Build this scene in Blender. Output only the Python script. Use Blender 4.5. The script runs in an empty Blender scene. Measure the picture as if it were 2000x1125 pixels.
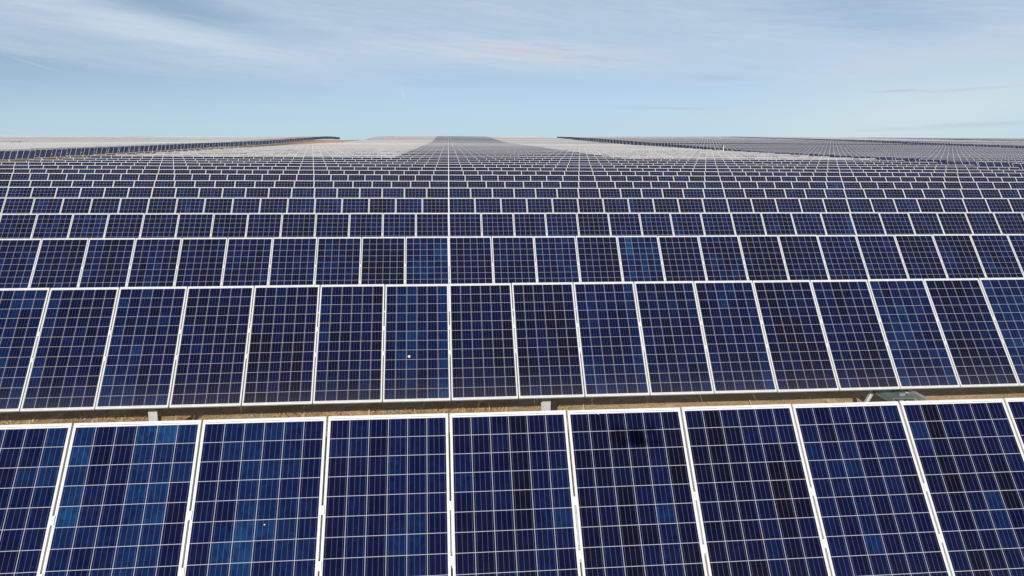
import bpy, bmesh, math, random
from mathutils import Vector, Matrix, Euler, noise
random.seed(11)
R = math.radians
scene = bpy.context.scene
C = scene.collection

# ------------------------------------------------------------------ camera
HP = 2.30                       # height of a row's top edge above its own ground
CAM = Vector((0.0402, 0.0, 2.3569 + HP))
F_PX, YAW, PIT, ROL = 1511.29, 0.0809720, 0.1943809, 0.0031777
cd = bpy.data.cameras.new("camera")
cam = bpy.data.objects.new("camera", cd); C.objects.link(cam)
cd.sensor_width = 36.0; cd.lens = F_PX / 2000 * 36.0
cd.clip_start = 0.02; cd.clip_end = 20000
r_ = Vector((math.cos(YAW), -math.sin(YAW), 0)); fw = Vector((math.sin(YAW), math.cos(YAW), 0))
F = fw * math.cos(PIT) + Vector((0, 0, -math.sin(PIT))); U = fw * math.sin(PIT) + Vector((0, 0, math.cos(PIT)))
X2 = r_ * math.cos(ROL) + U * math.sin(ROL); Y2 = -r_ * math.sin(ROL) + U * math.cos(ROL)
M = Matrix((X2, Y2, -F)).transposed().to_4x4(); M.translation = CAM
cam.matrix_world = M
scene.camera = cam
scene.view_settings.view_transform = 'Standard'
scene.view_settings.look = 'None'
scene.view_settings.exposure = 0.0
scene.view_settings.gamma = 1.0

# ------------------------------------------------------------------ sun and sky
SUN_EL, SUN_AZ = 22.6, 194.2            # the sun stands behind the camera, to its left
SUN_STRENGTH, SKY_STRENGTH = 4.6, 0.12
az, el = R(SUN_AZ), R(SUN_EL)
sun_dir = Vector((math.sin(az) * math.cos(el), math.cos(az) * math.cos(el), math.sin(el)))
sl = bpy.data.lights.new("sun", 'SUN'); sl.energy = SUN_STRENGTH; sl.angle = R(0.53); sl.color = (1.0, 0.95, 0.88)
so = bpy.data.objects.new("sun", sl); C.objects.link(so)
so.rotation_euler = sun_dir.to_track_quat('Z', 'Y').to_euler(); so.location = (-20, -60, 40)


class NT:
    """small helper for writing node trees"""
    def __init__(s, nt): s.nt = nt; nt.nodes.clear()
    def node(s, t, **kw):
        n = s.nt.nodes.new(t)
        for k, v in kw.items(): setattr(n, k, v)
        return n
    def link(s, a, b): s.nt.links.new(a, b)
    def put(s, sock, v):
        if isinstance(v, bpy.types.NodeSocket): s.link(v, sock)
        elif v is not None: sock.default_value = v
    def m(s, op, a, b=None, c=None, clamp=False):
        n = s.node('ShaderNodeMath', operation=op); n.use_clamp = clamp
        s.put(n.inputs[0], a); s.put(n.inputs[1], b); s.put(n.inputs[2], c)
        return n.outputs[0]
    def mix(s, f, a, b, blend='MIX'):
        n = s.node('ShaderNodeMix', data_type='RGBA', blend_type=blend)
        s.put(n.inputs['Factor'], f)
        s.put(n.inputs[6], a); s.put(n.inputs[7], b)
        return n.outputs[2]
    def noise(s, vec, scale, detail=4, rough=0.5, w=None, dim='3D', dist=0.0):
        n = s.node('ShaderNodeTexNoise', noise_dimensions=dim)
        s.put(n.inputs['Vector'], vec)
        if w is not None: s.put(n.inputs['W'], w)
        n.inputs['Scale'].default_value = scale; n.inputs['Detail'].default_value = detail
        n.inputs['Roughness'].default_value = rough; n.inputs['Distortion'].default_value = dist
        return n.outputs['Fac']
    def comb(s, x, y, z):
        n = s.node('ShaderNodeCombineXYZ'); s.put(n.inputs[0], x); s.put(n.inputs[1], y); s.put(n.inputs[2], z)
        return n.outputs[0]
    def sep(s, v):
        n = s.node('ShaderNodeSeparateXYZ'); s.link(v, n.inputs[0]); return n.outputs
    def smooth(s, v, a, b):
        n = s.node('ShaderNodeMapRange', interpolation_type='SMOOTHSTEP'); s.put(n.inputs[0], v)
        n.inputs[1].default_value = a; n.inputs[2].default_value = b
        return n.outputs[0]


world = bpy.data.worlds.new("World"); scene.world = world; world.use_nodes = True
w = NT(world.node_tree)
tc = w.node('ShaderNodeTexCoord')
dx, dy, dz = w.sep(tc.outputs['Generated'])
AZ = w.m('MULTIPLY', w.m('ARCTAN2', dx, dy), 180 / math.pi)
EL = w.m('MULTIPLY', w.m('ARCSINE', dz), 180 / math.pi)
sky = w.node('ShaderNodeTexSky', sky_type='NISHITA')
sky.sun_disc = False; sky.sun_elevation = el; sky.sun_rotation = az
sky.altitude = 300; sky.air_density = 1.0; sky.dust_density = 0.35; sky.ozone_density = 1.6
# keep the sky sampled just above the horizon so nothing turns black beyond the crest
w.link(w.comb(dx, dy, w.m('ADD', w.m('MAXIMUM', dz, 0.0), 0.17)), sky.inputs['Vector'])


def blob(a0, e0, wa, we, rot, power=1.0):
    """soft ellipse in sky directions (degrees) used as a cloud mask"""
    a = w.m('SUBTRACT', AZ, a0); e = w.m('SUBTRACT', EL, e0)
    c_, s_ = math.cos(R(rot)), math.sin(R(rot))
    u = w.m('DIVIDE', w.m('ADD', w.m('MULTIPLY', a, c_), w.m('MULTIPLY', e, s_)), wa)
    v = w.m('DIVIDE', w.m('SUBTRACT', w.m('MULTIPLY', e, c_), w.m('MULTIPLY', a, s_)), we)
    d = w.m('ADD', w.m('MULTIPLY', u, u), w.m('MULTIPLY', v, v))
    g = w.m('EXPONENT', w.m('MULTIPLY', d, -1.0))
    return w.m('MULTIPLY', g, power)


warp = w.noise(w.comb(w.m('MULTIPLY', AZ, 0.08), w.m('MULTIPLY', EL, 0.3), 3.1), 1.0, 3, 0.5)
eb = w.m('ADD', EL, w.m('MULTIPLY', AZ, 0.09))                  # streaks fall slightly to the right
veil = w.noise(w.comb(w.m('MULTIPLY', AZ, 0.05), w.m('ADD', w.m('MULTIPLY', eb, 0.32), w.m('MULTIPLY', warp, 0.8)), 0.4), 1.0, 5, 0.55)
wisp = w.noise(w.comb(w.m('MULTIPLY', AZ, 0.16), w.m('ADD', w.m('MULTIPLY', eb, 1.5), w.m('MULTIPLY', warp, 2.0)), 7.7), 1.0, 6, 0.6)
base = w.m('MULTIPLY', w.smooth(EL, 2.2, 6.5), 0.55)
cl = w.m('ADD', base, blob(-14, 5.6, 14, 1.1, -11, 0.42))
cl = w.m('ADD', cl, blob(2, 5.4, 11, 1.0, -4, 0.32))
cl = w.m('ADD', cl, blob(29, 3.6, 15, 2.4, 12, 0.35))
cl = w.m('ADD', cl, blob(-20, 2.5, 10, 0.25, -4, 0.32))
cl = w.m('SUBTRACT', cl, blob(-25, 3.6, 10, 0.75, -9, 0.45))
cl = w.m('SUBTRACT', cl, blob(-19, 8.4, 9, 1.1, -14, 0.65))
cl = w.m('SUBTRACT', cl, blob(30, 7.2, 7, 1.6, -12, 0.42))
cl = w.m('SUBTRACT', cl, blob(4, 3.6, 12, 1.0, -4, 0.30))
cl = w.m('MULTIPLY', cl, w.m('ADD', 0.45, w.m('MULTIPLY', veil, 1.15)))
fine = w.noise(w.comb(w.m('MULTIPLY', AZ, 0.33), w.m('ADD', w.m('MULTIPLY', eb, 5.0), w.m('MULTIPLY', warp, 5.0)), 2.2), 1.0, 6, 0.6)
cl = w.m('ADD', cl, w.m('MULTIPLY', w.m('SUBTRACT', wisp, 0.5), 0.70))
cl = w.m('ADD', cl, w.m('MULTIPLY', w.m('SUBTRACT', fine, 0.5), 0.40))
cl = w.m('MULTIPLY', cl, w.m('SUBTRACT', 1.0, w.m('MULTIPLY', w.smooth(EL, 12.0, 34.0), 0.85)), clamp=True)
puff = w.m('MULTIPLY', blob(6.2, 5.75, 7.0, 0.70, -3, 1.25), w.smooth(fine, 0.30, 0.60))
grey = w.m('ADD', blob(18.8, 3.95, 2.0, 0.16, -2, 0.75), blob(30.6, 2.92, 1.3, 0.08, 1, 0.8))
grey = w.m('ADD', grey, blob(34.3, 2.92, 2.0, 0.08, 3, 0.8))
grey = w.m('ADD', grey, blob(15.5, 1.95, 3.2, 0.10, -1, 0.55))
grey = w.m('ADD', grey, blob(6.6, 5.75, 4.4, 0.28, -4, 0.55))
grey = w.m('ADD', grey, blob(35.0, 0.75, 6.0, 0.16, 3, 0.5))
grey = w.m('MULTIPLY', grey, w.smooth(wisp, 0.2, 0.6))
trail = w.m('ADD', blob(-26.3, 4.25, 1.3, 0.045, -17, 0.28), blob(-3.2, 2.85, 0.08, 0.40, 25, 0.40))

w_sky = w.node('ShaderNodeHueSaturation'); w_sky.inputs['Saturation'].default_value = 0.80
w.link(sky.outputs[0], w_sky.inputs['Color'])
tint = w.mix(1.0, w_sky.outputs[0], (0.98, 1.02, 0.99, 1), 'MULTIPLY')
k = 1.0 / SKY_STRENGTH
dome = w.m('SUBTRACT', 1.0, w.m('MULTIPLY', w.smooth(EL, 10.0, 38.0), 0.60))
tint = w.mix(1.0, tint, w.comb(dome, dome, dome), 'MULTIPLY')
col = w.mix(w.m('MULTIPLY', w.m('SUBTRACT', 1.0, w.smooth(EL, 0.0, 3.6)), 0.75), tint, (0.49 * k, 0.655 * k, 0.735 * k, 1))
col = w.mix(cl, col, (0.56 * k, 0.67 * k, 0.79 * k, 1))
col = w.mix(blob(33, 1.6, 13, 2.6, 8, 0.80), col, (0.63 * k, 0.77 * k, 0.80 * k, 1))
col = w.mix(w.m('MULTIPLY', puff, 0.8), col, (0.64 * k, 0.66 * k, 0.74 * k, 1))
col = w.mix(w.m('MULTIPLY', grey, 0.75), col, (0.44 * k, 0.50 * k, 0.62 * k, 1))
col = w.mix(trail, col, (0.66 * k, 0.72 * k, 0.82 * k, 1))
bg = w.node('ShaderNodeBackground'); w.link(col, bg.inputs['Color']); bg.inputs['Strength'].default_value = SKY_STRENGTH
wo = w.node('ShaderNodeOutputWorld'); w.link(bg.outputs[0], wo.inputs['Surface'])

# ------------------------------------------------------------------ materials
def mat(name):
    m = bpy.data.materials.new(name); m.use_nodes = True
    return m, NT(m.node_tree)


def finish(t, color, rough=0.5, metal=0.0, bump=None, bstr=0.3, bdist=0.01, ior=None, coat=0.0):
    b = t.node('ShaderNodeBsdfPrincipled')
    t.put(b.inputs['Base Color'], color); t.put(b.inputs['Roughness'], rough); t.put(b.inputs['Metallic'], metal)
    if ior: b.inputs['IOR'].default_value = ior
    if coat: b.inputs['Coat Weight'].default_value = coat
    if bump is not None:
        bp = t.node('ShaderNodeBump'); bp.inputs['Strength'].default_value = bstr; bp.inputs['Distance'].default_value = bdist
        t.link(bump, bp.inputs['Height']); t.link(bp.outputs[0], b.inputs['Normal'])
    o = t.node('ShaderNodeOutputMaterial'); t.link(b.outputs[0], o.inputs['Surface'])
    return b


# geometry of one module (metres)
PW, PL, PT = 0.992, 1.96, 0.040
LIP = 0.011
PITCH = 1.008
TILT = 0.88863
CX, CY = 0.159, 0.1575


def cell_material(name, paler):
    m, t = mat(name)
    uv = t.node('ShaderNodeUVMap'); uv.uv_map = 'UVMap'
    u, v, _ = t.sep(uv.outputs[0])
    oi = t.node('ShaderNodeObjectInfo')
    pid = t.m('FLOOR', u)
    lu = t.m('MULTIPLY', t.m('FRACT', u), PW - 2 * LIP)
    lv = t.m('MULTIPLY', v, PL - 2 * LIP)
    mx = (PW - 2 * LIP - 6 * CX) / 2; my = (PL - 2 * LIP - 12 * CY) / 2
    cx = t.m('DIVIDE', t.m('SUBTRACT', lu, mx), CX)
    cy = t.m('DIVIDE', t.m('SUBTRACT', lv, my), CY)
    fx, fy = t.m('FRACT', cx), t.m('FRACT', cy)
    ix, iy = t.m('FLOOR', cx), t.m('FLOOR', cy)
    ex = t.m('MULTIPLY', t.m('MINIMUM', fx, t.m('SUBTRACT', 1.0, fx)), CX)      # metres to the nearest cell edge
    ey = t.m('MULTIPLY', t.m('MINIMUM', fy, t.m('SUBTRACT', 1.0, fy)), CY)
    gap0 = t.m('MAXIMUM', t.m('LESS_THAN', ex, 0.0020), t.m('LESS_THAN', ey, 0.0020))
    out = t.m('MAXIMUM', t.m('LESS_THAN', cx, 0.0), t.m('GREATER_THAN', cx, 6.0))
    outy = t.m('MAXIMUM', t.m('LESS_THAN', cy, 0.0), t.m('GREATER_THAN', cy, 12.0))
    outs = t.m('MAXIMUM', out, outy)
    gapm = t.m('MULTIPLY', gap0, t.m('SUBTRACT', 1.0, outs))
    white = t.m('MAXIMUM', gapm, outs)
    # four ribbons per cell
    bb = t.m('ABSOLUTE', t.m('SUBTRACT', t.m('FRACT', t.m('DIVIDE', t.m('SUBTRACT', fx, -0.0275), 0.265)), 0.5))
    bus = t.m('LESS_THAN', bb, 0.0012 / (CX * 0.265))
    bus = t.m('MULTIPLY', bus, t.m('MULTIPLY', t.m('GREATER_THAN', fx, 0.03), t.m('LESS_THAN', fx, 0.97)))
    bus = t.m('MULTIPLY', bus, t.m('SUBTRACT', 1.0, white))
    # collecting ribbons seen as thin grey dashes in the white margin
    dv = t.m('MAXIMUM', t.m('SUBTRACT', t.m('MULTIPLY', cy, -CY), 0.0), t.m('MULTIPLY', t.m('SUBTRACT', cy, 12.0), CY))
    dash = t.m('LESS_THAN', t.m('ABSOLUTE', t.m('SUBTRACT', dv, 0.013)), 0.0022)
    f2 = t.m('FRACT', t.m('DIVIDE', cx, 2.0))
    dash = t.m('MULTIPLY', dash, t.m('MULTIPLY', t.m('GREATER_THAN', f2, 0.08), t.m('LESS_THAN', f2, 0.92)))
    dash = t.m('MULTIPLY', dash, t.m('SUBTRACT', 1.0, out))
    # per cell, per column and per module variation
    seed = t.m('ADD', t.m('MULTIPLY', oi.outputs['Random'], 977.0), t.m('MULTIPLY', pid, 13.37))
    def wn(vec):
        n = t.node('ShaderNodeTexWhiteNoise', noise_dimensions='3D'); t.link(vec, n.inputs[0]); return n.outputs[0]
    rc = wn(t.comb(ix, iy, seed)); rcol = wn(t.comb(ix, 50.0, seed)); rm = wn(t.comb(7.0, 3.0, seed))
    pat = t.noise(t.comb(t.m('MULTIPLY', ix, 0.45), t.m('MULTIPLY', iy, 0.28), t.m('ADD', seed, 0.0)), 1.0, 2, 0.5)
    geo = t.node('ShaderNodeNewGeometry')
    grainv = t.node('ShaderNodeTexVoronoi'); grainv.inputs['Scale'].default_value = 34.0
    t.link(t.comb(t.m('MULTIPLY', lu, 1.0), t.m('MULTIPLY', lv, 0.55), seed), grainv.inputs['Vector'])
    gr = t.sep(grainv.outputs['Color'])[0]
    val = t.m('ADD', t.m('MULTIPLY', t.m('POWER', rc, 3.0), 0.17), t.m('MULTIPLY', t.m('POWER', rcol, 2.0), 0.20))
    val = t.m('ADD', val, t.m('MULTIPLY', t.m('POWER', rm, 1.6), 0.14))
    val = t.m('ADD', val, t.m('MULTIPLY', t.m('SUBTRACT', pat, 0.5), 0.80))
    val = t.m('ADD', val, t.m('MULTIPLY', t.m('SUBTRACT', gr, 0.5), 0.15))
    bat = t.sep(oi.outputs['Color'])[0]                    # batch colour of the module
    val = t.m('ADD', val, t.m('SUBTRACT', bat, 0.31), clamp=True)
    ramp = t.node('ShaderNodeValToRGB'); t.link(val, ramp.inputs[0])
    el_ = ramp.color_ramp.elements
    el_[0].position = 0.0; el_[0].color = (0.0010, 0.0014, 0.0090, 1)
    el_[1].position = 1.0; el_[1].color = (0.008, 0.075, 0.200, 1)
    for p_, c_ in ((0.16, (0.0009, 0.0019, 0.0225, 1)), (0.38, (0.0011, 0.0046, 0.0390, 1)), (0.62, (0.0024, 0.0170, 0.0760, 1))):
        e_ = el_.new(p_); e_.color = c_
    cell = ramp.outputs[0]
    c = t.mix(bus, cell, (0.085, 0.09, 0.135, 1))
    c = t.mix(white, c, t.mix(gapm, (0.66, 0.66, 0.68, 1), (0.42, 0.44, 0.51, 1)))
    c = t.mix(dash, c, (0.28, 0.29, 0.33, 1))
    # thin film of dust, thicker towards the lower frame, plus an off-white wash
    dn = t.noise(t.comb(lu, lv, seed), 5.0, 4, 0.6)
    low = t.m('POWER', t.m('SUBTRACT', 1.0, v), 9.0)
    dfac = t.m('ADD', t.m('MULTIPLY', dn, 0.010 if not paler else 0.16), t.m('MULTIPLY', low, 0.035))
    if paler: dfac = t.m('ADD', dfac, t.m('ADD', 0.15, t.m('MULTIPLY', oi.outputs['Random'], 0.22)))  # far variant: stronger off-white mix over the whole module, random per object
    c = t.mix(dfac, c, (0.66, 0.65, 0.63, 1))
    finish(t, c, rough=0.12, ior=1.16)
    return m


M_CELL = cell_material('solar_cells', False)
M_PALER = cell_material('paler_solar_cells', True)

M_FRAME, t = mat('anodised_frame')
tcn = t.node('ShaderNodeTexCoord')
n1 = t.noise(tcn.outputs['Object'], 6.0, 4, 0.6)
finish(t, t.mix(n1, (0.60, 0.60, 0.60, 1), (0.80, 0.80, 0.79, 1)), rough=0.42, metal=0.15)

M_BACK, t = mat('backsheet')
finish(t, (0.30, 0.30, 0.31, 1), rough=0.6)

M_STEEL, t = mat('galvanised_steel')
tcn = t.node('ShaderNodeTexCoord')
vo = t.node('ShaderNodeTexVoronoi'); vo.inputs['Scale'].default_value = 60; t.link(tcn.outputs['Object'], vo.inputs['Vector'])
nn = t.noise(tcn.outputs['Object'], 9.0, 5, 0.6)
ff = t.m('ADD', t.m('MULTIPLY', t.sep(vo.outputs['Color'])[0], 0.35), t.m('MULTIPLY', nn, 0.65))
finish(t, t.mix(ff, (0.40, 0.42, 0.42, 1), (0.66, 0.67, 0.67, 1)), rough=0.45, metal=0.35, bump=nn, bstr=0.15, bdist=0.002)

M_GREEN, t = mat('primed_gear_steel')
tcn = t.node('ShaderNodeTexCoord'); nn = t.noise(tcn.outputs['Object'], 14.0, 5, 0.65)
finish(t, t.mix(nn, (0.13, 0.19, 0.18, 1), (0.30, 0.37, 0.35, 1)), rough=0.5, metal=0.3)

M_DARK, t = mat('dark_plastic')
finish(t, (0.03, 0.03, 0.033, 1), rough=0.5)
M_WHITE, t = mat('white_paint')
finish(t, (0.80, 0.80, 0.78, 1), rough=0.45)
M_DROP, t = mat('bird_lime')
tcn = t.node('ShaderNodeTexCoord'); nn = t.noise(tcn.outputs['Object'], 60.0, 3, 0.6)
finish(t, t.mix(nn, (0.55, 0.53, 0.45, 1), (0.85, 0.84, 0.80, 1)), rough=0.9)

M_SOIL, t = mat('dry_soil')
g = t.node('ShaderNodeNewGeometry')
a = t.noise(g.outputs['Position'], 0.35, 5, 0.6); b_ = t.noise(g.outputs['Position'], 4.0, 6, 0.65); c_ = t.noise(g.outputs['Position'], 28.0, 6, 0.7)
col_ = t.mix(t.smooth(a, 0.3, 0.7), (0.60, 0.37, 0.185, 1), (0.72, 0.48, 0.26, 1))
col_ = t.mix(t.smooth(b_, 0.45, 0.75), col_, (0.76, 0.60, 0.38, 1))
col_ = t.mix(t.smooth(c_, 0.52, 0.66), col_, (0.26, 0.17, 0.09, 1))
hh = t.m('ADD', b_, t.m('MULTIPLY', c_, 0.5))
finish(t, col_, rough=0.95, bump=hh, bstr=0.9, bdist=0.05)

M_STRAW, t = mat('straw')
oi = t.node('ShaderNodeObjectInfo'); g = t.node('ShaderNodeNewGeometry')
rr_ = t.node('ShaderNodeTexWhiteNoise', noise_dimensions='1D'); t.link(g.outputs['Random Per Island'], rr_.inputs['W'])
finish(t, t.mix(rr_.outputs[0], (0.30, 0.20, 0.09, 1), (0.70, 0.53, 0.31, 1)), rough=0.8)

# ------------------------------------------------------------------ terrain
Y1, DP, RR = 6.24293, 5.96368, 0.0197152
COLS = [
    (-320, [(0, -1), (320, -.5), (415, .8), (485, 1.2), (560, .8), (700, -2)]),
    (-175, [(0, -1), (250, -1.0), (323, -.73), (363, -.06), (415, .76), (485, 1.21), (560, .8), (700, -2)]),
    (-162, [(0, -1), (240, -.9), (299, -.59), (336, .12), (384, .81), (449, 1.18), (520, 1.1), (600, 0), (700, -2)]),
    (-74, [(0, -.6), (137, -.50), (175, -.36), (205, -.30), (246, -.10), (303, -.05), (330, .05), (369, .42), (421, .96), (492, 1.60), (550, .95), (622, -.39), (700, -2.5)]),
    (-36, [(0, .19), (90, .19), (229, .10), (275, -.05), (329, .40), (360, 1.01), (420, 2.10), (470, 2.2), (520, 1.8), (600, 0), (700, -2.5)]),
    (7, [(0, -.03), (230, .03), (270, -.05), (329, .50), (360, 1.05), (420, 2.05), (470, 2.35), (520, 1.9), (600, 0), (700, -2.5)]),
    (51, [(0, -.26), (66, -.28), (105, -.22), (143, -.17), (182, -.08), (240, .0), (290, .4), (341, 1.15), (420, 1.8), (470, 1.85), (550, 1), (700, -2.5)]),
    (64, [(0, -.6), (85, -.6), (158, -.65), (190, -.35), (228, .12), (301, .92), (344, 1.36), (401, 1.67), (428, 1.85), (480, 1.85), (560, 1), (700, -2.5)]),
    (152, [(0, -.9), (150, -.8), (214, -.3), (263, .3), (300, .85), (321, 1.1), (400, 1.8), (450, 2.2), (550, 1.2), (700, -2.5)]),
    (165, [(0, -.8), (150, -.6), (214, -.1), (236, .18), (263, .43), (297, 1.0), (321, 1.25), (400, 1.8), (450, 2.2), (520, 2.0), (600, 1), (700, -2.5)]),
    (253, [(0, -.8), (214, -.3), (345, .7), (420, 1.6), (500, 2.0), (600, 1.0), (700, -2)]),
    (450, [(0, -.8), (214, -.4), (345, .6), (420, 1.5), (500, 1.9), (600, 1.0), (700, -2)]),
]


def prof(pts, y):
    if y <= pts[0][0]: return pts[0][1]
    if y >= pts[-1][0]: return pts[-1][1] - (y - pts[-1][0]) * 0.012
    for i in range(len(pts) - 1):
        x0, a = pts[i]; x1, b = pts[i + 1]
        if y <= x1:
            m0 = (b - pts[i - 1][1]) / (x1 - pts[i - 1][0]) if i > 0 else 0
            m1 = (pts[i + 2][1] - a) / (pts[i + 2][0] - x0) if i + 2 < len(pts) else -0.012
            h = x1 - x0; s = (y - x0) / h
            return ((2 * s**3 - 3 * s**2 + 1) * a + (s**3 - 2 * s**2 + s) * h * m0
                    + (-2 * s**3 + 3 * s**2) * b + (s**3 - s**2) * h * m1)


def ztop(x, y):
    """height of the rows' top edges (the ground lies HP below it), ground datum 0"""
    if x <= COLS[0][0]: z = prof(COLS[0][1], y)
    elif x >= COLS[-1][0]: z = prof(COLS[-1][1], y)
    else:
        for i in range(len(COLS) - 1):
            if x <= COLS[i + 1][0]:
                f = (x - COLS[i][0]) / (COLS[i + 1][0] - COLS[i][0])
                z = prof(COLS[i][1], y) * (1 - f) + prof(COLS[i + 1][1], y) * f
                break
    return z + HP


def ground(x, y): return ztop(x, y) - HP


def frange(a, b, s):
    o = []; v = a
    while v < b - 1e-6: o.append(v); v += s
    return o


xs = [-3000, -1500, -800, -500, -400] + frange(-340, -12, 5.5) + frange(-12, 18, .22) + frange(18, 300, 5.5) + [320, 400, 500, 800, 1500, 3000]
ys = [-1200, -400, -150, -60, -30] + frange(-20, 8, 2) + frange(8, 15.5, .12) + frange(15.5, 700, 5.5) + [720, 800, 1000, 1500, 3000]
verts = []
for y in ys:
    for x in xs:
        z = ground(x, y)
        if -12 <= x < 18 and 8 <= y < 15.5:
            z += 0.045 * noise.noise((x * 1.3, y * 1.6, 0)) + 0.020 * noise.noise((x * 5, y * 5, 3)) + (0.022 if x < 3 else 0.008) * noise.noise((x * 14, y * 14, 9))
        verts.append((x, y, z))
nx = len(xs)
faces = [(j * nx + i, j * nx + i + 1, (j + 1) * nx + i + 1, (j + 1) * nx + i) for j in range(len(ys) - 1) for i in range(nx - 1)]
me = bpy.data.meshes.new('ground'); me.from_pydata(verts, [], faces); me.materials.append(M_SOIL)
me.polygons.foreach_set('use_smooth', [True] * len(me.polygons))
go = bpy.data.objects.new('ground', me); C.objects.link(go); go['kind'] = 'structure'
go['label'] = 'dry tan soil between and beneath the panel rows'

# ------------------------------------------------------------------ mesh builder
class MB:
    def __init__(s): s.v = []; s.f = []; s.m = []; s.uv = []
    def quad(s, pts, mi=0, uv=None, mt=None):
        b = len(s.v)
        s.v += [tuple(mt @ Vector(p)) if mt else tuple(p) for p in pts]
        s.f.append(tuple(range(b, b + len(pts)))); s.m.append(mi); s.uv.append(uv or [(0, 0)] * len(pts))
    def box(s, x0, x1, y0, y1, z0, z1, mi=0, mt=None, skip=()):
        P = [(x0, y0, z0), (x1, y0, z0), (x1, y1, z0), (x0, y1, z0), (x0, y0, z1), (x1, y0, z1), (x1, y1, z1), (x0, y1, z1)]
        for k_, q in (('b', (0, 3, 2, 1)), ('t', (4, 5, 6, 7)), ('f', (0, 1, 5, 4)), ('r', (1, 2, 6, 5)), ('k', (2, 3, 7, 6)), ('l', (3, 0, 4, 7))):
            if k_ not in skip: s.quad([P[i] for i in q], mi, None, mt)
    def tube(s, a, b, r, n=12, mi=0, r2=None, caps=True):
        a, b = Vector(a), Vector(b); d = (b - a).normalized(); r2 = r if r2 is None else r2
        e1 = d.orthogonal().normalized(); e2 = d.cross(e1)
        A = [a + (e1 * math.cos(2 * math.pi * i / n) + e2 * math.sin(2 * math.pi * i / n)) * r for i in range(n)]
        B = [b + (e1 * math.cos(2 * math.pi * i / n) + e2 * math.sin(2 * math.pi * i / n)) * r2 for i in range(n)]
        for i in range(n):
            j = (i + 1) % n; s.quad([A[i], A[j], B[j], B[i]], mi)
        if caps: s.quad(A[::-1], mi); s.quad(B, mi)
    def prism(s, poly, y0, y1, mi=0, mt=None):
        n = len(poly)
        s.quad([(x, y0, z) for x, z in poly], mi, None, mt); s.quad([(x, y1, z) for x, z in poly][::-1], mi, None, mt)
        for i in range(n):
            (xa, za), (xb, zb) = poly[i], poly[(i + 1) % n]
            s.quad([(xa, y0, za), (xa, y1, za), (xb, y1, zb), (xb, y0, zb)], mi, None, mt)
    def mesh(s, name, mats):
        me = bpy.data.meshes.new(name); me.from_pydata(s.v, [], s.f)
        for m_ in mats: me.materials.append(m_)
        me.polygons.foreach_set('material_index', s.m)
        uvl = me.uv_layers.new(name='UVMap'); flat = []
        for q in s.uv:
            for p in q: flat += [p[0], p[1]]
        uvl.data.foreach_set('uv', flat); me.update()
        return me


def obj(name, me, parent=None, loc=(0, 0, 0), rot=(0, 0, 0)):
    o = bpy.data.objects.new(name, me); C.objects.link(o)
    if parent is not None: o.parent = parent
    o.location = loc; o.rotation_euler = rot
    return o


def add_frame(b, mt=None, mi=0, back=1):
    """four aluminium profiles round a module, centred on the origin, top face at z=0"""
    hx, hy = PW / 2, PL / 2
    b.box(-hx, hx, -hy, -hy + LIP, -PT, 0, mi, mt)
    b.box(-hx, hx, hy - LIP, hy, -PT, 0, mi, mt)
    b.box(-hx, -hx + LIP, -hy + LIP, hy - LIP, -PT, 0, mi, mt, skip='fk')
    b.box(hx - LIP, hx, -hy + LIP, hy - LIP, -PT, 0, mi, mt, skip='fk')
    if back is not None:
        b.quad([(-hx + LIP, -hy + LIP, -0.008), (-hx + LIP, hy - LIP, -0.008), (hx - LIP, hy - LIP, -0.008), (hx - LIP, -hy + LIP, -0.008)], back, None, mt)


def add_cells(b, idx, mi, mt=None):
    hx, hy = PW / 2 - LIP, PL / 2 - LIP; e = 1e-4
    b.quad([(-hx, -hy, -.002), (hx, -hy, -.002), (hx, hy, -.002), (-hx, hy, -.002)], mi,
           [(idx + e, 0), (idx + 1 - e, 0), (idx + 1 - e, 1), (idx + e, 1)], mt)


def add_lod(b, idx, mt, cells=2):
    """far module: slab with a frame rim and the cell sheet"""
    hx, hy = PW / 2, PL / 2; l = LIP
    add_cells(b, idx, cells, mt)
    o_ = [(-hx, -hy), (hx, -hy), (hx, hy), (-hx, hy)]; i_ = [(-hx + l, -hy + l), (hx - l, -hy + l), (hx - l, hy - l), (-hx + l, hy - l)]
    for a in range(4):
        c = (a + 1) % 4
        b.quad([(*o_[a], 0), (*o_[c], 0), (*i_[c], 0), (*i_[a], 0)], 0, None, mt)
        b.quad([(*o_[a], -PT), (*o_[c], -PT), (*o_[c], 0), (*o_[a], 0)], 0, None, mt)
    b.quad([(-hx, -hy, -PT), (-hx, hy, -PT), (hx, hy, -PT), (hx, -hy, -PT)], 1, None, mt)


# near module in pieces
b = MB(); add_frame(b); ME_FRAME = b.mesh('solar_panel', [M_FRAME, M_BACK])
b = MB(); add_cells(b, 0, 0); ME_CELLS = b.mesh('cell_sheet', [M_CELL])
b = MB(); b.box(-.018, .018, -.035, .035, 0.0005, .007); b.tube((0, 0, .007), (0, 0, .012), .007, 8); ME_CLAMP = b.mesh('clamp', [M_FRAME])
b = MB()
b.box(-.03, .03, -.26, .26, -.012, 0); b.box(-.03, -.026, -.26, .26, -.055, -.012); b.box(.026, .03, -.26, .26, -.055, -.012)
ME_RAIL = b.mesh('mounting_rail', [M_STEEL])
# middle distance module in one mesh
b = MB(); add_lod(b, 0, None); ME_LOD = b.mesh('solar_panel', [M_FRAME, M_BACK, M_CELL])
b = MB(); add_lod(b, 0, None); ME_LOD_D = b.mesh('solar_panel', [M_FRAME, M_BACK, M_PALER])

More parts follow.
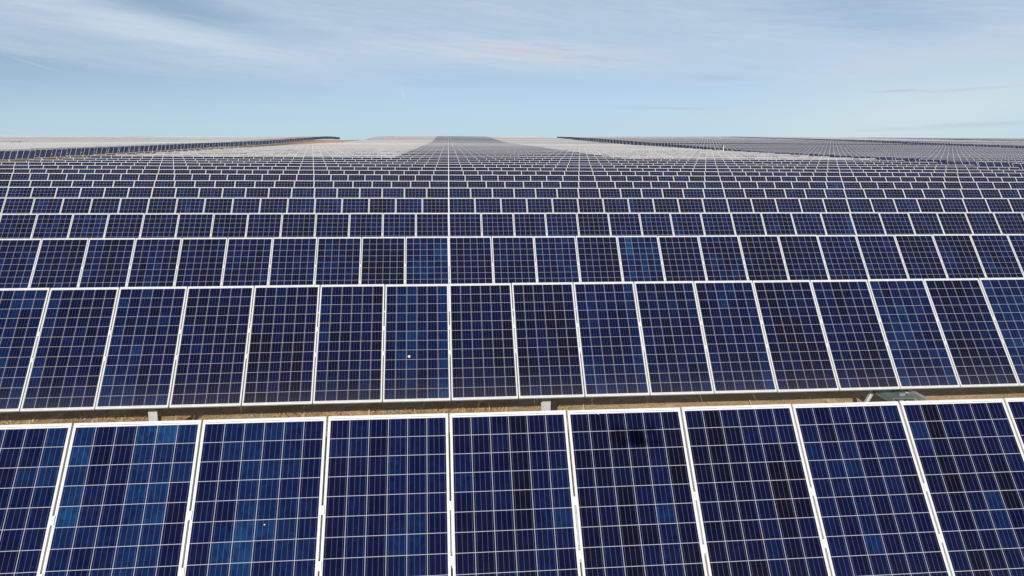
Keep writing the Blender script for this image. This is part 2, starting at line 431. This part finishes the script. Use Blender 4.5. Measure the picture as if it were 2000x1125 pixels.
NP = 87
LEN = NP * PITCH
ct, st = math.cos(TILT), math.sin(TILT)
PC = Vector((0, -PL / 2 * ct, HP - PL / 2 * st))           # module centre in row coordinates
NRM = Vector((0, -st, ct))
TUBE_R = 0.062
TC = PC - NRM * (PT + 0.055 + TUBE_R)                       # torque tube axis
POST_STEP = 6.03
POSTS = [i * POST_STEP for i in range(-7, 8) if i != 0]


def px(i): return (i - (NP - 1) / 2) * PITCH


def mrot(x, dz=0.0):
    return Matrix.Translation(PC + Vector((x, 0, dz))) @ Matrix.Rotation(TILT, 4, 'X')


def tube_mesh(b, mi=0, n=10):
    b.tube((-LEN / 2 - .1, TC.y, TC.z), (LEN / 2 + .1, TC.y, TC.z), TUBE_R, n, mi)


def post_mesh(b, x=0.0, mi=0, low=-0.6):
    """wide flange pile with a bearing collar on top"""
    w_, d_, tk = .066, .075, .006; y = TC.y; zt = TC.z - TUBE_R - .03
    b.box(x - w_, x + w_, y - d_, y - d_ + tk, low, zt, mi); b.box(x - w_, x + w_, y + d_ - tk, y + d_, low, zt, mi)
    b.box(x - tk / 2, x + tk / 2, y - d_ + tk, y + d_ - tk, low, zt, mi)


def collar_mesh(b, mi=0):
    y, z = TC.y, TC.z
    b.box(-.05, .05, y - .09, y + .09, z - TUBE_R - .03, z - TUBE_R - .018, mi)
    b.tube((-.035, y, z), (.035, y, z), TUBE_R + .018, 16, mi)
    b.box(-.035, .035, y - .05, y + .05, z - TUBE_R - .018, z - TUBE_R * .6, mi)


b = MB(); tube_mesh(b, n=16); ME_TUBE = b.mesh('torque_tube', [M_STEEL])
b = MB(); post_mesh(b); ME_POST = b.mesh('support_post', [M_STEEL])
b = MB(); collar_mesh(b); ME_COLLAR = b.mesh('bearing_collar', [M_STEEL])

# drive at the middle post: pile, gear housing, gusset plates, strut, motor
b = MB(); post_mesh(b); ME_DPOST = ME_POST
y, z = TC.y, TC.z
b = MB(); b.tube((-.09, y, z), (.09, y, z), .112, 24); b.box(-.07, .07, y + .02, y + .16, z - .26, z - .02)
ME_GEAR = b.mesh('gear_housing', [M_GREEN])
b = MB(); b.tube((.07, y + .10, z - .17), (.36, y + .10, z - .17), .05, 16); b.tube((.36, y + .10, z - .17), (.40, y + .10, z - .17), .032, 12)
ME_MOTOR = b.mesh('drive_motor', [M_DARK])
# link box on the pile and the push rod that runs to the next row towards the camera
b = MB(); zb = HP - 1.80
b.box(-.40, -.02, y - .42, y + .12, zb - .012, zb); b.box(-.40, -.388, y - .42, y + .12, zb - .10, zb - .012); b.box(-.032, -.02, y - .42, y + .12, zb - .10, zb - .012)
b.box(-.22, -.12, y - .30, y - .05, zb, zb + .045)
ME_LINK = b.mesh('link_box', [M_GREEN])
b = MB(); b.box(.05, .13, y - DP + .2, y + .3, zb - .05, zb + .03); b.box(-.02, .05, y - .1, y + .1, zb - .04, zb + .01)
ME_ROD = b.mesh('push_rod', [M_STEEL])
b = MB(); b.prism([(-.16, z - .16), (.16, z - .16), (.10, z - .5), (-.10, z - .5)], y + .085, y + .095)
ME_GUSSET = b.mesh('gusset_plate', [M_GREEN])


def strut(x0, z0, x1, z1, yy):
    b = MB(); d = Vector((x1 - x0, 0, z1 - z0)).normalized(); n = Vector((-d.z, 0, d.x)) * .028
    a, c = Vector((x0, 0, z0)), Vector((x1, 0, z1))
    P = [a - n, c - n, c + n, a + n]
    b.prism([(p.x, p.z) for p in P], yy - .006, yy)
    for sgn in (-1, 1):
        q = n * sgn; q2 = n * sgn * .86
        Q = [a + q2, c + q2, c + q, a + q]
        b.prism([(p.x, p.z) for p in Q], yy - .045, yy - .006)
    return b.mesh('brace', [M_STEEL])


ME_BRACE_A = strut(-.06, z - .30, -.62, HP - 2.25, y + .16)

# single-mesh rows for the distance; three variants of the same row
WEDGE = range(30, 56)                     # the darker modules round the drive


def far_row_mesh(name, mode, rng):
    b = MB()
    for i in range(NP):
        cells = 2
        if mode == 'paler': cells = 3
        if mode == 'edge': cells = 3 if i < NP - 10 else 2
        if mode == 'centre': cells = 2 if i in WEDGE else 3
        add_lod(b, rng.randrange(500), mrot(px(i)), cells)
    tube_mesh(b, 4, 6)
    for x in POSTS + [0.0]: post_mesh(b, x, 4)
    return b.mesh(name, [M_FRAME, M_BACK, M_CELL, M_PALER, M_STEEL])


rng = random.Random(5)
FAR = {m_: far_row_mesh('solar_panel_row', m_, rng) for m_ in ('plain', 'paler', 'edge', 'centre')}


def rest_mesh(side, nkeep, paler):
    """the modules of a side row beyond the few shown one by one"""
    b = MB()
    idx = range(0, NP - nkeep) if side == 'left' else range(nkeep, NP)
    for i in idx: add_lod(b, rng.randrange(500), mrot(px(i)), 3 if paler else 2)
    return b.mesh('solar_panel_run', [M_FRAME, M_BACK, M_CELL, M_PALER])


NKEEP = 10
REST = {(s_, d_): rest_mesh(s_, NKEEP, d_) for s_ in ('left', 'right') for d_ in (False, True)}

ONES = ['', 'first', 'second', 'third', 'fourth', 'fifth', 'sixth', 'seventh', 'eighth', 'ninth', 'tenth', 'eleventh', 'twelfth', 'thirteenth',
        'fourteenth', 'fifteenth', 'sixteenth', 'seventeenth', 'eighteenth', 'nineteenth']
TENS = ['', '', 'twenty', 'thirty', 'forty', 'fifty', 'sixty', 'seventy', 'eighty', 'ninety']
TENTH = ['', '', 'twentieth', 'thirtieth', 'fortieth', 'fiftieth', 'sixtieth', 'seventieth', 'eightieth', 'ninetieth']


def ordinal(n):
    if n < 20: return ONES[n]
    return TENTH[n // 10] if n % 10 == 0 else TENS[n // 10] + '-' + ONES[n % 10]


def row_root(xc, k, name='solar_panel_row'):
    yc = Y1 + k * DP + RR * xc
    x0, x1 = xc - LEN / 2, xc + LEN / 2
    za, zb = ztop(x0, yc + RR * (x0 - xc)), ztop(x1, yc + RR * (x1 - xc))
    zm = (za + zb) / 2
    if k < 3 and abs(xc - 7.56) < 1: zm = HP + -0.0052 * xc + (.0508, .0292, .0203)[k]; za = zm + .0052 * LEN / 2; zb = zm - .0052 * LEN / 2
    s = (zb - za) / LEN
    q = random.Random(k * 31 + int(xc))
    j = 0.0 if k < 6 else 1.0
    loc = (xc, yc + j * q.gauss(0, .03), zm - HP + j * q.gauss(0, .018)); rot = (j * q.gauss(0, .012), -math.atan(s) + j * q.gauss(0, .0004), math.atan(RR))
    return loc, rot


def tag(o, label, cat, group=None, kind=None):
    o['label'] = label
    if cat: o['category'] = cat
    if group: o['group'] = group
    if kind: o['kind'] = kind


XC = 7.56
rp = random.Random(21)
SPOTS = {(1, -1): (-.616, 1.245, .020), (0, -2): (-1.43, .861, .006), (0, 1): (1.273, .038, .006),
         (1, 7): (7.028, 1.625, .009)}
DROPS = {}


def drop_mesh(r0, seed):
    b = MB(); q = random.Random(seed); n = 14; rs = [r0 * q.uniform(.85, 1.12) for _ in range(n)]
    P = [(rs[i] * math.cos(2 * math.pi * i / n), rs[i] * math.sin(2 * math.pi * i / n), 0) for i in range(n)]
    T = [(x * .7, y_ * .7, .003) for x, y_, _ in P]
    b.quad(T)
    for i in range(n): b.quad([P[i], P[(i + 1) % n], T[(i + 1) % n], T[i]])
    return b.mesh('bird_dropping', [M_DROP])


BATCH0 = {-4: .56, -3: .58, -2: .54, -1: .52, 0: .40, 1: .37, 2: .37, 3: .40, 4: .38, 5: .43, 6: .46}
BATCH1 = {-6: .40, -5: .48, -4: .44, -3: .34, -2: .40, -1: .42, 0: .34, 1: .36, 2: .44, 3: .46, 4: .48, 5: .36, 6: .38, 7: .46, 8: .36, 9: .56}
CENTRE_K = [k for k in range(0, 80) if k not in (41, 42, 56, 68)]
names0 = {
    0: 'nearest row of large blue panels, cut off by the lower edge of the picture',
    1: 'second row of blue panels, a pale round spot on one, tan soil below it',
    2: 'third row of blue panels up, its lower edge hidden by the row with the spot',
}
GROUP_C = 'panel rows of the central field'
cnt = 0
for k in CENTRE_K:
    loc, rot = row_root(XC, k); cnt += 1
    label = names0.get(k, 'row of blue panels in the central field, ' + ordinal(k + 1) + ' counted from the nearest')
    if k >= 25:
        o = obj('solar_panel_row', FAR['centre'], None, loc, rot)
        o.color = (.46, 0, 0, 1)
        tag(o, label, 'solar panels', GROUP_C); continue
    root = obj('solar_panel_row', None, None, loc, rot); tag(root, label, 'solar panels', GROUP_C)
    for i in range(NP):
        n = i - 36                                             # boundary number left of this module
        jt = rp.gauss(0, .0022); jz = rp.gauss(0, .0015)
        lo = PC + Vector((px(i), 0, jz)); ro = (TILT + jt, rp.gauss(0, .001), rp.gauss(0, .0008))
        batch = .38 + .12 * rp.random() ** 1.6 + (.05 if n < -6 - 2 * k else 0)
        if rp.random() < .07: batch += .07
        if k >= 6: batch -= .06
        if k == 0 and n in BATCH0: batch = BATCH0[n]
        if k == 1 and n in BATCH1: batch = BATCH1[n]
        if k < 4:
            p = obj('solar_panel', ME_FRAME, root, lo, ro)
            c = obj('cell_sheet', ME_CELLS, p); c.color = (batch, 0, 0, 1)
            if i > 0:
                for yy in (-.21, .21): obj('clamp', ME_CLAMP, p, (-PITCH / 2, yy, 0))
                obj('mounting_rail', ME_RAIL, p, (-PITCH / 2, 0, -PT))
            for (kk, nn_), (xw, s_, r0) in SPOTS.items():
                if kk == k and nn_ == n:
                    lx = (xw - n - .5) * PITCH
                    obj('bird_dropping', drop_mesh(r0, n), p, (lx, PL / 2 - s_, -.0015))
        else:
            p = obj('solar_panel', ME_LOD if (k < 14 or i in WEDGE) else ME_LOD_D, root, lo, ro); p.color = (batch, 0, 0, 1)
    obj('torque_tube', ME_TUBE, root)
    for x in POSTS:
        po = obj('support_post', ME_POST, root, (x, 0, 0))
        if k < 4: obj('bearing_collar', ME_COLLAR, po)
    if k < 14:
        obj('support_post', ME_POST, root)
        ge = obj('gear_housing', ME_GEAR, root); obj('drive_motor', ME_MOTOR, ge)
        obj('gusset_plate', ME_GUSSET, root); obj('brace', ME_BRACE_A, root); obj('link_box', ME_LINK, root); obj('push_rod', ME_ROD, root)


def side_field(xc, ks, side, mode, place, detail, group):
    for c_, k in enumerate(ks):
        loc, rot = row_root(xc, k)
        label = 'row of panels in the ' + place + ', ' + ordinal(c_ + 1) + ' counted from its nearest'
        if k not in detail:
            o = obj('solar_panel_row', FAR['edge' if place.startswith('field left') else mode], None, loc, rot); o.color = (.46, 0, 0, 1)
            tag(o, label, 'solar panels', group); continue
        root = obj('solar_panel_row', None, None, loc, rot); tag(root, label, 'solar panels', group)
        r_o = obj('solar_panel_run', REST[(side, mode == 'paler')], root); r_o.color = (.46, 0, 0, 1); r_o['kind'] = 'stuff'
        keep = range(NP - NKEEP, NP) if side == 'left' else range(NKEEP)
        for i in keep:
            p = obj('solar_panel', ME_LOD, root, PC + Vector((px(i), 0, 0)), (TILT + rp.gauss(0, .003), 0, 0))
            p.color = (.50 + .1 * rp.random(), 0, 0, 1)
        obj('torque_tube', ME_TUBE, root)
        for x in POSTS + [0.0]: obj('support_post', ME_POST, root, (x, 0, 0))


HALF = LEN / 2
side_field(-74 - HALF, [k for k in range(19, 92) if k not in (50, 51, 69)], 'left', 'paler', 'field left of the earth road', set(range(19, 50)), 'panel rows left of the road')
side_field(64.5 + HALF, [k for k in range(10, 78) if k not in (38, 39, 58)], 'right', 'plain', 'field right of the central one', set(range(10, 40)), 'panel rows of the right field')
side_field(-175 - HALF, [k for k in range(52, 82) if k not in (64,)], 'left', 'paler', 'farthest left field under the skyline', set(), 'panel rows of the farthest left field')
side_field(165.5 + HALF, [k for k in range(32, 80) if k not in (46, 60)], 'right', 'plain', 'farthest right field under the skyline', set(), 'panel rows of the farthest right field')
# rows beyond the last counted field, one mass on the skyline
b = MB()
for k in [k for k in range(52, 82, 1) if k != 66]:
    loc, rot = row_root(266 + HALF, k)
    mw = Matrix.Translation(loc) @ Euler(rot).to_matrix().to_4x4()
    for i in range(NP): add_lod(b, rng.randrange(500), mw @ mrot(px(i)), 2)
o = obj('distant_panel_rows', b.mesh('distant_panel_rows', [M_FRAME, M_BACK, M_CELL])); o.color = (.46, 0, 0, 1)
tag(o, 'mass of distant panel rows on the skyline at the far right', 'solar panels', None, 'stuff')

# ------------------------------------------------------------------ straw
rs = random.Random(3); b = MB()
for _ in range(11000):
    x = rs.uniform(-9.5, 13); 
    dens = 1.0 if x < 2.2 else (.12 if x < 7 else .05)
    if noise.noise((x * .9, 0, 5)) < -.1: dens *= .45
    if rs.random() > dens: continue
    y = rs.uniform(11.2, 13.4)
    z = ground(x, y) + .012
    l = rs.uniform(.05, .26); an = rs.uniform(0, 2 * math.pi); up = rs.uniform(.0, .35) if rs.random() < .85 else rs.uniform(.5, 1.2)
    d = Vector((math.cos(an) * math.cos(up), math.sin(an) * math.cos(up), math.sin(up))) * l
    s_ = Vector((-math.sin(an), math.cos(an), 0)) * rs.uniform(.003, .008)
    p = Vector((x, y, z)); mid = p + d * .55 + Vector((0, 0, l * .08))
    b.quad([p - s_, p + s_, mid + s_ * .8, mid - s_ * .8]); b.quad([mid - s_ * .8, mid + s_ * .8, p + d])
o = obj('dry_grass', b.mesh('dry_grass', [M_STRAW])); tag(o, 'loose dry straw lying on the soil between the two nearest rows', 'grass', None, 'stuff')

# ------------------------------------------------------------------ weather mast on the right
mx_, my_ = 57.2, 160.0; gz = ground(mx_, my_)
mast = obj('weather_mast', None, None, (mx_, my_, gz)); tag(mast, 'thin white mast with a small dark sensor box, rising among far rows', 'mast')
b = MB(); b.tube((0, 0, -.3), (0, 0, 3.15), .09, 12, r2=.075); b.box(-.2, .2, -.2, .2, -.02, .05); obj('pole', b.mesh('pole', [M_WHITE]), mast)
b = MB(); b.box(-.34, -.10, -.12, .12, 2.75, 3.15); b.box(-.10, 0, -.03, .03, 2.90, 2.96); b.tube((-.22, 0, 3.15), (-.22, 0, 3.3), .03, 8); obj('sensor_box', b.mesh('sensor_box', [M_DARK]), mast)

# ------------------------------------------------------------------ the drone that carries the camera; its shadow falls on the nearest row
dr = obj('camera_drone', None, None, CAM + F * -.10 + Vector((0, 0, .135)), (0, 0, -YAW)); tag(dr, 'small dark four-rotor drone hovering over the nearest row', 'drone'); dr.scale = (1.2, 1.2, 1.2)
b = MB()
b.box(-.042, .042, -.10, .085, -.022, .022)
b.prism([(-.032, .022), (.032, .022), (.022, .036), (-.022, .036)], -.09, .06)
b.prism([(-.034, -.022), (-.024, -.032), (.024, -.032), (.034, -.022)], -.09, .05)
obj('body', b.mesh('body', [M_DARK]), dr)
for sx, sy in ((-1, 1), (1, 1), (-1, -1), (1, -1)):
    e = (sx * .125, sy * .115, .012)
    b = MB(); b.tube((sx * .035, sy * .07, 0), e, .011, 8, r2=.008)
    b.tube((e[0], e[1], -.02), (e[0], e[1], .03), .014, 12)
    arm = obj('arm', b.mesh('arm', [M_DARK]), dr)
    a0 = random.uniform(0, math.pi); b = MB()
    for q in (0, math.pi):
        c_, s_ = math.cos(a0 + q), math.sin(a0 + q)
        mt = Matrix.Translation((e[0], e[1], .034)) @ Matrix(((c_, -s_, 0, 0), (s_, c_, 0, 0), (0, 0, 1, 0), (0, 0, 0, 1)))
        b.prism([(0, -.0), (.02, .0)][:0] or [(0, -.001), (.104, -.001), (.104, .001), (0, .001)], -.008, .008, 0, mt)
    obj('rotor_blades', b.mesh('rotor_blades', [M_DARK]), arm)
bpy.context.view_layer.update()
